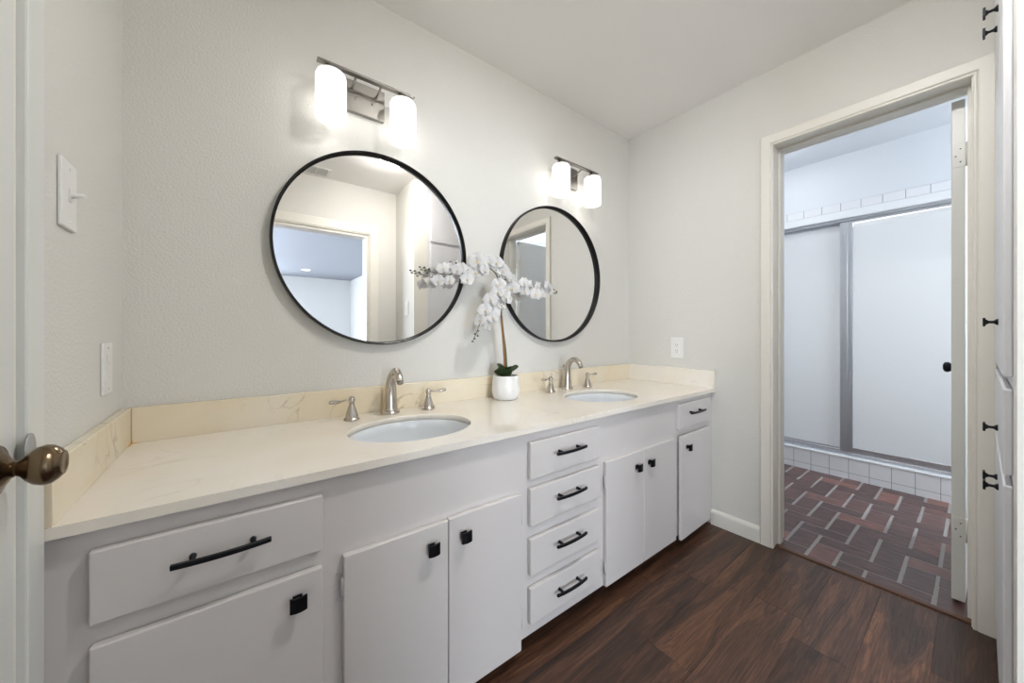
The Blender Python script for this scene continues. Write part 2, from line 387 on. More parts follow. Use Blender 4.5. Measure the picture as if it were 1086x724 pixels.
# brick floor laid in herringbone
def brick_floor():
    bm = bmesh.new(); col = bm.loops.layers.color.new('tone'); W = 0.1027
    x0, yb = 3.696, -0.87
    for i in range(-15, 3):
        for j in range(-22, 9):
            k = (i-j) % 4
            xa = x0+i*W; ya = yb+(j-1)*W   # cell (i,j): y from yb+(j-1)W to yb+jW ; crossing of boundary yb+jW when i==j
            if k == 0: x1, y1 = xa+W, ya+2*W
            elif k == 1: x1, y1 = xa+2*W, ya+W
            else: continue
            c0, c1 = max(xa, 2.4785), min(x1, SX+0.01)
            d0, d1 = max(ya, -3.0), min(y1, 0.0)
            if c1-c0 < 0.008 or d1-d0 < 0.016: continue
            n0 = len(bm.faces)
            g = random.uniform(-0.001, 0.001)
            box(bm, c0+0.0026, c1-0.0026, d0+0.0065+g, d1-0.0065+g, -0.03, random.uniform(-0.0008, 0.0008), bev=0.0018, seg=2)
            bm.faces.ensure_lookup_table(); t = random.random()
            for f in bm.faces[n0:]:
                for lp in f.loops: lp[col] = (t, t, t, 1)
    n0 = len(bm.faces)
    box(bm, 2.478, SX+0.02, -3.0, 0.0, -0.04, -0.0014)
    bm.faces.ensure_lookup_table()
    for f in bm.faces[n0:]: f.material_index = 1
    return bm
struct('floor', brick_floor(), [M['brick'], M['mortar']], 'reddish brick floor laid in herringbone in the shower room')
struct('trim_threshold', B(L+0.018, L+0.046, RO0-0.01, RO1+0.01, -0.02, 0.007, bev=0.004), M['strip'], 'brown wooden threshold strip between plank floor and brick floor')

# shower room shell
struct('wall_shower_left', B(L+0.145, 5.0, 0.0, 0.12, 0, H), M['cool'])
struct('wall_shower_right', B(L+0.145, 5.0, -3.12, -3.0, 0, H), M['cool'])
bm = bmesh.new(); box(bm, SX, SX+0.10, -3.0, 0, 2.077, H)
struct('wall_shower_header', bm, M['cool'], 'pale bluish wall above the shower enclosure')
struct('wall_stall', B(4.85, 4.95, -3.0, 0, 0, H), M['stallwall'])
struct('floor_stall', B(SX+0.1, 4.85, -3.0, 0, -0.04, 0.03), M['stallwall'])
struct('ceiling_shower', B(L+0.145, 5.0, -3.12, 0.12, H, H+0.1), M['cool'], 'pale bluish ceiling of the shower room')
bm = bmesh.new(); box(bm, SX-0.008, SX+0.10, -3.0, 0, 2.016, 2.0768, bev=0.003)
struct('trim_shower_tile', bm, M['toptile'], 'row of white tile above the shower doors')
bm = bmesh.new(); box(bm, SX-0.014, SX+0.10, -3.0, 0, 1.955, 2.0155, bev=0.006)
struct('trim_shower_edge', bm, M['grout_white'], 'white edging under the tile row above the shower doors')
bm = bmesh.new(); box(bm, SX, SX+0.10, -3.0, 0, -0.02, 0.149)
struct('trim_curb', bm, M['tile'], 'low curb of square white tiles under the shower doors')
bm = bmesh.new(); box(bm, SX-0.006, SX+0.12, -3.0, 0, 0.149, 0.166, bev=0.005)
struct('trim_curb_cap', bm, M['grout_white'], 'white rounded cap on top of the shower curb')

# bedroom seen in the large mirror
struct('floor_bedroom', B(-1.6, 2.75, -8.5, OW-0.12, -0.04, 0), M['wood'])
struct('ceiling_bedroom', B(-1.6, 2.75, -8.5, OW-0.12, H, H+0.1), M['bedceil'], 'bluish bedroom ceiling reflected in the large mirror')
struct('wall_bedroom_far', B(-1.6, 2.75, -8.6, -8.5, 0, H), M['bed'])
struct('wall_bedroom_left', B(-1.6, -1.5, -8.5, OW-0.12, 0, H), M['bed'])
struct('wall_bedroom_right', B(2.62, 2.72, -8.5, OW-0.12, 0, H), M['bed'])
struct('wall_bedroom_near', bm := box(B(-1.6, -0.12, OW-0.12, OW-0.02, 0, H), CX+0.085, 2.75, OW-0.12, OW-0.02, 0, H), M['bed'])

# casings, jambs, baseboards -------------------------------------------------
def casing_profile(w_, t_):
    # (across, out) : flat board with eased edges and a bead on the inner side (across=0 is the opening side)
    return [(0, 0), (0, t_*0.55), (0.003, t_*0.8), (0.008, t_*0.8), (0.010, t_*0.62), (0.013, t_*0.9), (0.016, t_), (w_-0.004, t_), (w_, t_*0.8), (w_, 0)]
def casing(plane_axis, plane, out, a0, a1, ztop, w_, t_=0.015, cut_hi=None, name='trim_1', label=None, sides=(True, True)):
    """mitred casing around an opening a0..a1 with top ztop; out = +-1 direction off the wall"""
    prof = casing_profile(w_, t_); bm = bmesh.new()
    def P3(a, o, z):
        return (plane+out*o, a, z) if plane_axis == 'x' else (a, plane+out*o, z)
    n = len(prof)
    segs = []
    if sides[0]: segs.append([[(a0-p[0], p[1], 0.0) for p in prof], [(a0-p[0], p[1], ztop+p[0]) for p in prof]])
    segs.append([[(a0-p[0], p[1], ztop+p[0]) for p in prof], [(a1+p[0], p[1], ztop+p[0]) for p in prof]])
    if sides[1]: segs.append([[(a1+p[0], p[1], ztop+p[0]) for p in prof], [(a1+p[0], p[1], 0.0) for p in prof]])
    for A, Bq in segs:
        t = bmesh.new(); va = [t.verts.new(P3(*q)) for q in A]; vb = [t.verts.new(P3(*q)) for q in Bq]
        for i in range(n): t.faces.new((va[i], va[(i+1) % n], vb[(i+1) % n], vb[i]))
        t.faces.new(va[::-1]); t.faces.new(vb); bmesh.ops.recalc_face_normals(t, faces=t.faces); add(bm, t)
    return struct(name, bm, M['trim'], label)
# doorway to the shower room: the casing is cut short on the closet side
casing('x', L, -1, RO0-0.003, RO1, ROZ, 0.056, name='trim_casing_right', label='off-white casing around the doorway to the shower room')
def jamb(x0, x1, y0, y1, zt, t_=0.016, stop=None):
    bm = bmesh.new()
    box(bm, x0, x1, y0-t_, y0, 0, zt+t_, bev=0.001); box(bm, x0, x1, y1, y1+t_, 0, zt+t_, bev=0.001); box(bm, x0, x1, y0, y1, zt, zt+t_, bev=0.001)
    if stop:
        s0, s1, st = stop
        box(bm, s0, s1, y0, y0+st, 0, zt, bev=0.002); box(bm, s0, s1, y1-st, y1, 0, zt, bev=0.002); box(bm, s0, s1, y0+st, y1-st, zt-st, zt, bev=0.002)
    return bm
struct('trim_jamb_right', jamb(L, L+0.145, RO0, RO1, ROZ, stop=(L+0.06, L+0.105, 0.010)), M['trim'], 'off-white door jamb with stop in the doorway to the shower room')
bm = bmesh.new(); box(bm, L+0.145, L+0.16, RO1, RO1+0.056, 0, ROZ+0.05, bev=0.003); box(bm, L+0.145, L+0.16, RO0-0.016, RO1, ROZ, ROZ+0.056, bev=0.003); box(bm, L+0.145, L+0.16, RO0-0.07, RO0-0.012, 0, ROZ+0.05, bev=0.003)
struct('trim_casing_shower', bm, M['trim'])
# opposite doorway to the bedroom
casing('y', OW, 1, 0.42, 1.238, 2.0, 0.088, t_=0.016, name='trim_casing_front', label='wide cream casing around the bedroom doorway seen in the large mirror')
bm = bmesh.new(); box(bm, 0.42, 0.44, OW-0.12, OW, 0, 2.0); box(bm, 1.218, 1.238, OW-0.12, OW, 0, 2.0); box(bm, 0.44, 1.218, OW-0.12, OW, 1.98, 2.0)
struct('trim_jamb_front', bm, M['trim'])
# left doorway casing (its vanity-side leg is notched over the counter)
bm = bmesh.new()
box(bm, 0, 0.014, -0.642, -0.5825, 0, 2.11, bev=0.003)
box(bm, 0, 0.014, -1.54, -0.6425, 2.052, 2.11, bev=0.003)
box(bm, 0, 0.014, -1.54, -1.482, 0, 2.051, bev=0.003)
struct('trim_casing_left', bm, M['doorpaint'], 'white casing leg beside the counter at the left door')
bm = bmesh.new(); box(bm, -0.11, 0.0035, -0.6515, -0.6425, 0, 2.05, bev=0.001); box(bm, -0.11, 0.0035, -1.484, -1.475, 0, 2.05, bev=0.001)
struct('trim_jamb_left', bm, M['trim'])
# baseboards
bb = lambda: [(0, 0), (0.013, 0), (0.013, 0.066), (0.010, 0.076), (0.005, 0.083), (0, 0.085)]
bm = bmesh.new(); prism(bm, [(L-a, z) for a, z in bb()], 'y', -0.800, -0.5565)
struct('baseboard_right', bm, M['trim'], 'short off-white baseboard between the vanity and the doorway')
bm = bmesh.new(); prism(bm, [(OW+a, z) for a, z in bb()], 'x', 1.328, CX)
struct('baseboard_front', bm, M['trim'])

# ------------------------------------------------------------------ left door (closed)
d = struct('door_1', B(-0.033, 0.005, -1.4735, -0.6545, 0.01, 2.045, bev=0.002), M['doorpaint'], 'white slab door at the left edge with a brass knob')
KX, KY, KZ = 0.005, -0.720, 0.916
bm = bmesh.new(); R_ = Matrix.Rotation(PI/2, 4, 'Y')
lathe(bm, [(0, 0), (0.034, 0.0), (0.0345, 0.003), (0.032, 0.007), (0.024, 0.010), (0.018, 0.014), (0.0125, 0.017), (0.0105, 0.020)], (KX, KY, KZ), 40, R_)
kr = obj('rose', bm, M['bronze'], d)
bm = bmesh.new()
lathe(bm, [(0, 0.014), (0.0105, 0.015), (0.0095, 0.022), (0.012, 0.026), (0.0185, 0.031), (0.0245, 0.038), (0.0270, 0.046), (0.0255, 0.053), (0.0205, 0.059), (0.0168, 0.0615), (0.0160, 0.0630), (0.0115, 0.0628), (0.0105, 0.0622), (0, 0.0622)], (KX, KY, KZ), 48, R_)
kk = obj('door_knob', bm, M['bronze'], d, label='antique brass egg-shaped knob')
bm = bmesh.new(); t = bmesh.new()
lathe(bm, [(0, 0), (0.026, 0), (0.026, 0.0015), (0, 0.0015)], (0.0145, -0.640, KZ+0.008), 28, Matrix.Rotation(PI/2, 4, 'Y') @ Matrix.Diagonal((0.9, 0.7, 1, 1)))
sp_ = obj('strike_plate', bm, mat('worn_steel', s2l(170, 172, 172), 0.5, 0.6), d)

# ------------------------------------------------------------------ shower-room door, open
HX, HY = L+0.146, RO0+0.0165
d2 = bpy.data.objects.new('door_2', None); COL.objects.link(d2); d2.location = (HX, HY, 0)
d2['kind'] = 'structure'; d2['label'] = 'white slab door standing open into the shower room'
W2 = 0.60
def loc_obj(name, bm, m, parent, label=None): return obj(name, bm, m, parent, world=False, label=label)
slab = loc_obj('door_slab', B(0.0, W2, 0.0, 0.036, 0.012, 2.036, bev=0.002), M['doorpaint'], d2)
for sgn, y0 in ((1, 0.036), (-1, 0.0)):
    bm = bmesh.new(); rt = Matrix.Rotation(-sgn*PI/2, 4, 'X')
    lathe(bm, [(0, 0), (0.028, 0), (0.028, 0.004), (0.012, 0.010), (0.010, 0.022), (0.020, 0.030), (0.026, 0.040), (0.024, 0.050), (0.014, 0.056), (0, 0.057)], (W2-0.06, y0, 0.922), 28, rt)
    loc_obj('door_knob', bm, M['black'], d2, 'black round knob')
for z in (0.255, 1.765):
    bm = bmesh.new(); box(bm, -0.0022, -0.0002, 0.002, 0.034, z, z+0.095, bev=0.0005)
    box(bm, -0.0015, 0.0005, -0.0155, 0.002, z, z+0.095, bev=0.0003); lathe(bm, [(0, 0), (0.005, 0), (0.005, 0.095), (0, 0.095)], (0.002, -0.004, z), 12)
    h_ = loc_obj('door_hinge', bm, M['doorpaint'], d2)
    bm = bmesh.new()
    for q in ((0.012, 0.02), (0.024, 0.045), (0.012, 0.072)):
        lathe(bm, [(0, 0), (0.0025, 0), (0.0025, 0.0008), (0, 0.0008)], (-0.0022, q[0], z+q[1]), 10, Matrix.Rotation(-PI/2, 4, 'Y'))
    loc_obj('screw', bm, M['slot'], h_)
d2.rotation_euler = (0, 0, math.radians(-1.3))

# ------------------------------------------------------------------ vanity cabinet
van = thing('vanity_cabinet', 'long mauve-grey painted vanity cabinet with black pulls under the marble countertop', 'cabinet', (1.2, -0.3, 0))
Z0 = 0.060
bm = bmesh.new()
XA, XB = 0.004, L-0.003
# carcass sides, bottom, back and dividers
box(bm, XA, XA+0.016, FF+0.018, -0.004, Z0, CT-0.021); box(bm, XB-0.016, XB, FF+0.018, -0.004, Z0, CT-0.021)
box(bm, XA, XB, FF+0.018, -0.004, Z0, Z0+0.016); box(bm, XA, XB, -0.012, -0.004, Z0, CT-0.03)
for xd in (0.438, 1.03, 1.43, 2.015): box(bm, xd-0.008, xd+0.008, FF+0.018, -0.012, Z0, CT-0.16)
obj('carcass', bm, M['vanity'], van)
# face frame: one continuous flat front
fr = obj('face_frame', B(XA, XB, FF, FF+0.018, Z0, CT-0.0205, bev=0.001), M['vanity'], van)
bm = bmesh.new(); box(bm, XA, XB, -0.49, -0.476, 0.0, Z0); box(bm, XA, XA+0.02, -0.476, -0.004, 0, Z0); box(bm, XB-0.02, XB, -0.476, -0.004, 0, Z0); box(bm, XA, XB, -0.03, -0.012, 0, Z0)
obj('toe_kick', bm, M['toe'], van, label='dark recessed toe kick')

def pull_bm(cx, cz, y, ln_=0.158):
    bm = bmesh.new(); n = 14; hw = ln_/2
    t = bmesh.new(); rings = []
    for i in range(n+1):
        s = -1+2*i/n; x = cx+s*hw; yo = y-0.0265-0.0065*(1-s*s); hh = 0.0048
        rings.append([t.verts.new((x, yo+dy, cz+dz)) for dy, dz in ((0, -hh), (0.0085, -hh), (0.0085, hh), (0, hh))])
    for a, b in zip(rings, rings[1:]):
        for k in range(4): t.faces.new((a[k], a[(k+1) % 4], b[(k+1) % 4], b[k]))
    t.faces.new(rings[0][::-1]); t.faces.new(rings[-1]); bmesh.ops.recalc_face_normals(t, faces=t.faces)
    bmesh.ops.bevel(t, geom=[e for e in t.edges if len(e.link_faces) == 2 and e.calc_face_angle(0) > 1.0], offset=0.0012, segments=1, affect='EDGES')
    add(bm, t)
    for s in (-1, 1):
        lathe(bm, [(0, 0), (0.0062, 0), (0.0052, 0.004), (0.0048, 0.030), (0, 0.030)], (cx+s*0.048*ln_/0.158, y, cz), 14, Matrix.Rotation(PI/2, 4, 'X'))
    return bm
def knob_bm(cx, cz, y):
    bm = bmesh.new()
    box(bm, cx-0.0095, cx+0.0095, y-0.004, y, cz-0.0095, cz+0.0095, bev=0.001)
    lathe(bm, [(0, 0), (0.006, 0.0), (0.006, 0.020), (0, 0.020)], (cx, y, cz), 12, Matrix.Rotation(PI/2, 4, 'X'))
    # curved square front
    t = bmesh.new(); rings = []; n = 8
    for i in range(n+1):
        s = -1+2*i/n; x = cx+s*0.0165; yo = y-0.0225-0.004*(1-s*s)
        rings.append([t.verts.new((x, yo+dy, cz+dz)) for dy, dz in ((0, -0.0155), (0.0055, -0.0155), (0.0055, 0.0155), (0, 0.0155))])
    for a, b in zip(rings, rings[1:]):
        for k in range(4): t.faces.new((a[k], a[(k+1) % 4], b[(k+1) % 4], b[k]))
    t.faces.new(rings[0][::-1]); t.faces.new(rings[-1]); bmesh.ops.recalc_face_normals(t, faces=t.faces); add(bm, t)
    return bm
def hinge_bm(x, z, side):
    """half-mortise butterfly hinge on the frame beside the door edge at x; side=-1: frame plate to the left"""
    bm = bmesh.new()
    lathe(bm, [(0, 0), (0.0038, 0.001), (0.0038, 0.0465), (0.0015, 0.052), (0, 0.053)], (x+side*0.002, FR+0.006, z-0.024), 12)
    poly = [(0, -0.030), (0.010, -0.038), (0.014, -0.030), (0.011, -0.020), (0.016, -0.008), (0.012, 0), (0.016, 0.008), (0.011, 0.020), (0.014, 0.030), (0.010, 0.038), (0, 0.030)]
    prism(bm, [(x+side*(0.001+a), z+b) for a, b in poly], 'y', FF-0.0016, FF-0.0001)
    return bm
def front(kind, x0, x1, z0, z1):
    return obj(kind, B(x0, x1, FR, FF-0.0006, z0, z1, bev=0.0032, seg=3), M['vanity'], van)
def screws(x, z, parent):
    bm = bmesh.new()
    for k in (-0.018, 0.0, 0.018): lathe(bm, [(0, 0), (0.0028, 0), (0.0028, 0.001), (0, 0.001)], (x, FF-0.0018, z+k), 10, Matrix.Rotation(PI/2, 4, 'X'))
    obj('screw', bm, M['slot'], parent)
# drawers
for x0, x1, z0, z1, px, pz, pl in ((0.058, 0.417, 0.594, 0.721, 0.239, 0.666, 0.155),
        (1.047, 1.410, 0.597, 0.723, 1.2285, 0.670, 0.155), (1.047, 1.410, 0.439, 0.566, 1.2285, 0.513, 0.155),
        (1.047, 1.410, 0.271, 0.396, 1.2285, 0.344, 0.155), (1.047, 1.410, 0.106, 0.229, 1.2285, 0.174, 0.155),
        (2.030, 2.375, 0.604, 0.732, 2.19, 0.682, 0.160)):
    dr = front('drawer', x0, x1, z0, z1)
    obj('pull', pull_bm(px, pz, FR, pl), M['black'], dr, label='matt black bar pull')
# doors
for x0, x1, z0, z1, kx, hx, side in ((0.058, 0.417, 0.043, 0.556, 0.366, None, 1),
        (0.462, 0.739, 0.043, 0.561, 0.686, 0.462, -1), (0.7415, 1.008, 0.043, 0.563, 0.788, 1.008, 1),
        (1.451, 1.7195, 0.061, 0.569, 1.661, 1.451, -1), (1.7215, 2.002, 0.061, 0.569, 1.760, 2.002, 1)):
    do = front('cabinet_door', x0, x1, z0, z1)
    obj('door_knob', knob_bm(kx, 0.505, FR), M['black'], do, label='matt black square knob')
    if hx:
        for z in (0.483, 0.136):
            hg = obj('hinge', hinge_bm(hx, z, side), M['hinge'], do)
            if side > 0: screws(hx+0.008, z, hg)
# the last door stands very slightly ajar on its right-hand hinges
XH = 2.378
bm = B(2.034, XH, FR, FF-0.0006, 0.048, 0.572, bev=0.0045, seg=3)
piv = Vector((XH, FF, 0)); rm = Matrix.Translation(piv) @ Matrix.Rotation(math.radians(1.6), 4, 'Z') @ Matrix.Translation(-piv)
for v in bm.verts: v.co = rm @ v.co
do = obj('cabinet_door', bm, M['vanity'], van)
bm = knob_bm(2.092, 0.512, FR)
for v in bm.verts: v.co = rm @ v.co
obj('door_knob', bm, M['black'], do, label='matt black square knob')

# ------------------------------------------------------------------ countertop with two oval cut-outs
top = thing('countertop', 'long cream marble countertop with backsplash running along the vanity', 'countertop', (1.2, -0.3, CT-0.02))
SINKS = [(0.735, -0.325), (1.725, -0.325)]; SA, SB = 0.204, 0.165
def counter_bm():
    t = bmesh.new(); N = 64; x0, x1 = 0.0015, L-0.0015; y0, y1 = -CD, -0.0015
    # rectangular cells around each hole, joined by plain cells
    cells = [(0.40, 1.07, 0), (1.39, 2.06, 1)]; spans = [(x0, 0.40), (1.07, 1.39), (2.06, x1)]
    def quad(zs, xa, xb): t.faces.new([t.verts.new((xx, yy, zs)) for xx, yy in ((xa, y0), (xb, y0), (xb, y1), (xa, y1))])
    for zs in (CT, CT-0.02):
        for a, b in spans: quad(zs, a, b)
        for a, b, i in cells:
            cx, cy = SINKS[i]; inner = []; outer = []
            for k in range(N):
                an = 2*PI*k/N; c, s = math.cos(an), math.sin(an); rr = 0.003 if zs == CT else 0
                inner.append(t.verts.new((cx+(SA+rr)*c, cy+(SB+rr)*s, zs)))
                sx_ = ((b-cx) if c > 0 else (cx-a))/max(abs(c), 1e-6); sy_ = ((y1-cy) if s > 0 else (cy-y0))/max(abs(s), 1e-6); m_ = min(sx_, sy_)
                outer.append(t.verts.new((cx+c*m_, cy+s*m_, zs)))
            for k in range(N): t.faces.new((inner[k], inner[(k+1) % N], outer[(k+1) % N], outer[k]))
            # corners
            for qx, qy in ((b, y1), (a, y1), (a, y0), (b, y0)):
                an = math.atan2(qy-cy, qx-cx) % (2*PI); k = int(an/(2*PI)*N)
                t.faces.new((outer[k], outer[(k+1) % N], t.verts.new((qx, qy, zs))))
    for i, (cx, cy) in enumerate(SINKS):
        prev = None
        for k in range(N+1):
            an = 2*PI*k/N; c, s = math.cos(an), math.sin(an)
            cur = [t.verts.new((cx+(SA+r)*c, cy+(SB+r)*s, z)) for r, z in ((0.003, CT), (0.0008, CT-0.001), (0, CT-0.003), (0, CT-0.02))]
            if prev:
                for q in range(3):
                    f = t.faces.new((prev[q], cur[q], cur[q+1], prev[q+1])); f.smooth = True
            prev = cur
    for (xa, ya), (xb, yb_) in (((x0, y0), (x1, y0)), ((x1, y0), (x1, y1)), ((x1, y1), (x0, y1)), ((x0, y1), (x0, y0))):
        t.faces.new([t.verts.new(q) for q in ((xa, ya, CT), (xb, yb_, CT), (xb, yb_, CT-0.02), (xa, ya, CT-0.02))])
    bmesh.ops.remove_doubles(t, verts=t.verts, dist=1e-5); bmesh.ops.recalc_face_normals(t, faces=t.faces)
    bm = bmesh.new(); add(bm, t); return bm
obj('worktop', counter_bm(), M['counter'], top)
obj('backsplash', B(0.021, L-0.021, -0.0205, -0.0015, CT, 0.881, bev=0.0012), M['splash'], top, label='veined beige marble backsplash along the mirror wall')
obj('side_splash', B(0.0015, 0.0205, -0.5775, -0.0015, CT, 0.881, bev=0.0012), M['splash'], top)
obj('side_splash', B(L-0.0205, L-0.0015, -0.5775, -0.0015, CT, 0.881, bev=0.0012), M['counter'], top)
bm = bmesh.new(); tube(bm, [(0.0215, -0.0215, CT+0.001), (0.0225, -0.036, CT+0.001), (0.0215, -0.060, CT+0.001)], [0.0022, 0.0018, 0.0006], 6); tube(bm, [(0.0215, -0.0215, CT+0.012), (0.022, -0.0215, CT+0.001), (0.036, -0.0215, CT+0.001)], [0.0006, 0.002, 0.0006], 6)
obj('caulk_line', bm, M['caulk'], top, label='yellowed caulk in the left corner')

# sinks
def sink(cx, cy, label):
    r = thing('undermount_sink', label, 'sink', (cx, cy, CT-0.02), 'oval sinks set in the countertop')
    bm = bmesh.new(); t = bmesh.new(); N = 56; prof = [(1.09, 0.0), (1.01, 0.0), (0.985, -0.004), (0.97, -0.03), (0.93, -0.07), (0.83, -0.105), (0.65, -0.128), (0.40, -0.138), (0.12, -0.142)]
    rings = []
    for s, z in prof: rings.append([t.verts.new((SA*s*math.cos(2*PI*k/N), SB*s*math.sin(2*PI*k/N), z-0.0004)) for k in range(N)])
    for a, b in zip(rings, rings[1:]):
        for k in range(N):
            f = t.faces.new((a[k], b[k], b[(k+1) % N], a[(k+1) % N])); f.smooth = True
    th = [[t.verts.new((SA*(s+0.035)*math.cos(2*PI*k/N), SB*(s+0.035)*math.sin(2*PI*k/N), z-0.010)) for k in range(N)] for s, z in prof]
    for a, b in zip(th, th[1:]):
        for k in range(N):
            f = t.faces.new((a[(k+1) % N], b[(k+1) % N], b[k], a[k])); f.smooth = True
    for k in range(N):
        t.faces.new((rings[0][k], rings[0][(k+1) % N], th[0][(k+1) % N], th[0][k])); t.faces.new((rings[-1][(k+1) % N], rings[-1][k], th[-1][k], th[-1][(k+1) % N]))
    add(bm, t)
    obj('basin', bm, M['sink'], r, world=False)
    bm = bmesh.new(); lathe(bm, [(0, -0.150), (0.026, -0.150), (0.0265, -0.1418), (0.022, -0.1395), (0.016, -0.1405), (0.014, -0.138), (0, -0.137)], (0, 0, 0), 28)
    obj('drain', bm, M['nickel'], r, world=False, label='nickel pop-up drain')
sink(*SINKS[0], 'oval white undermount sink nearest the left wall')
sink(*SINKS[1], 'oval white undermount sink nearest the right wall')

# ------------------------------------------------------------------ faucets
def faucet(cx, cy, label):
    r = thing('widespread_faucet', label, 'faucet', (cx, cy, CT), 'brushed nickel faucets on the countertop')
    bm = bmesh.new()
    lathe(bm, [(0, 0), (0.0345, 0), (0.035, 0.003), (0.0335, 0.007), (0.029, 0.011), (0.0290, 0.014), (0.0295, 0.017), (0.0275, 0.020), (0, 0.020)], (0, 0, 0.0004), 40)
    pts = smooth_path([(0, 0, 0.016), (0, 0.0, 0.05), (0, -0.002, 0.09), (0, -0.010, 0.130), (0, -0.030, 0.160), (0, -0.060, 0.170), (0, -0.088, 0.158), (0, -0.104, 0.134)], 5)
    n = len(pts); rr = []
    for i in range(n):
        s = i/(n-1); rr.append(0.0280-0.0150*(s/0.62)**1.15 if s < 0.62 else 0.013+0.001*math.sin((s-0.62)*8))
    tube(bm, pts, rr, 24)
    sp = obj('spout', bm, M['nickel'], r, world=False)
    bm = bmesh.new(); d = Vector((0, -0.016, -0.024)).normalized()
    tube(bm, [Vector((0, -0.1035, 0.1345)), Vector((0, -0.1035, 0.1345))+d*0.008], 0.0115, 20)
    obj('aerator', bm, M['steel'], sp, world=False)
    bm = bmesh.new(); tube(bm, [(0, 0.020, 0.02), (0, 0.022, 0.125)], 0.0025, 10); sphere(bm, (0, 0.022, 0.130), 0.0055, 12)
    obj('lift_rod', bm, M['nickel'], sp, world=False)
    for s, sw in ((-1, -0.012), (1, 0.006)):
        hx, hy = s*0.150, -0.026 if s < 0 else -0.022
        bm = bmesh.new()
        lathe(bm, [(0, 0), (0.0265, 0), (0.027, 0.003), (0.0255, 0.007), (0.0225, 0.010), (0.0215, 0.012), (0.0225, 0.014), (0.0205, 0.018), (0.0185, 0.026), (0.0150, 0.038), (0.0105, 0.052), (0.0085, 0.060), (0.0095, 0.063), (0.0115, 0.069), (0.0118, 0.074), (0.0095, 0.081), (0.005, 0.085), (0, 0.086)], (hx, hy, 0.0004), 32)
        hb = obj('handle', bm, M['nickel'], r, world=False)
        bm = bmesh.new()
        pts = smooth_path([(hx, hy, 0.074), (hx+s*0.018, hy-0.001, 0.0735), (hx+s*0.034, hy-0.003+sw*0.3, 0.072), (hx+s*0.052, hy-0.006+sw*0.5, 0.0715), (hx+s*0.068, hy-0.008+sw, 0.0735), (hx+s*0.078, hy-0.009+sw, 0.075)], 4)
        n = len(pts); rr = [0.0055-0.0020*math.sin(PI*min(1, i/(n-1)/0.5)) + (0.0045*math.sin(PI*(i/(n-1)-0.45)/0.62) if i/(n-1) > 0.45 else 0) for i in range(n)]
        tube(bm, pts, [max(a, 0.0015) for a in rr], 14, flat=(1.15, 0.75))
        obj('lever', bm, M['nickel'], hb, world=False)
    return r
faucet(0.742, -0.080, 'brushed nickel gooseneck faucet with two levers behind the left sink')
faucet(1.735, -0.080, 'brushed nickel gooseneck faucet with two levers behind the right sink')

# ------------------------------------------------------------------ round mirrors
def mirror(cx, cz, label):
    R0 = 0.3825; c = (cx, -0.0005, cz); rt = Matrix.Rotation(PI/2, 4, 'X')
    r = thing('round_mirror', label, 'mirror', (cx, 0, cz-R0), 'round black framed mirrors')
    bm = bmesh.new()
    lathe(bm, [(R0, 0.0), (R0, 0.0325), (R0-0.0012, 0.034), (R0-0.0040, 0.034), (R0-0.0052, 0.0325), (R0-0.0052, 0.0140), (R0-0.0075, 0.0130), (R0-0.010, 0.0125), (R0-0.010, 0.0), (R0, 0.0)], c, 128, rt, cap=False)
    obj('frame', bm, M['frame'], r)
    bm = bmesh.new(); t = bmesh.new()
    lathe(bm, [(0, 0.002), (R0-0.0101, 0.002), (R0-0.0101, 0.0120), (0, 0.0120)], c, 128, rt)
    for f in bm.faces: f.smooth = False
    obj('mirror_glass', bm, M['mirror'], r)
mirror(0.7315, 1.431, 'large round black framed mirror on the left above the first sink')
mirror(1.704, 1.426, 'round black framed mirror on the right above the second sink')

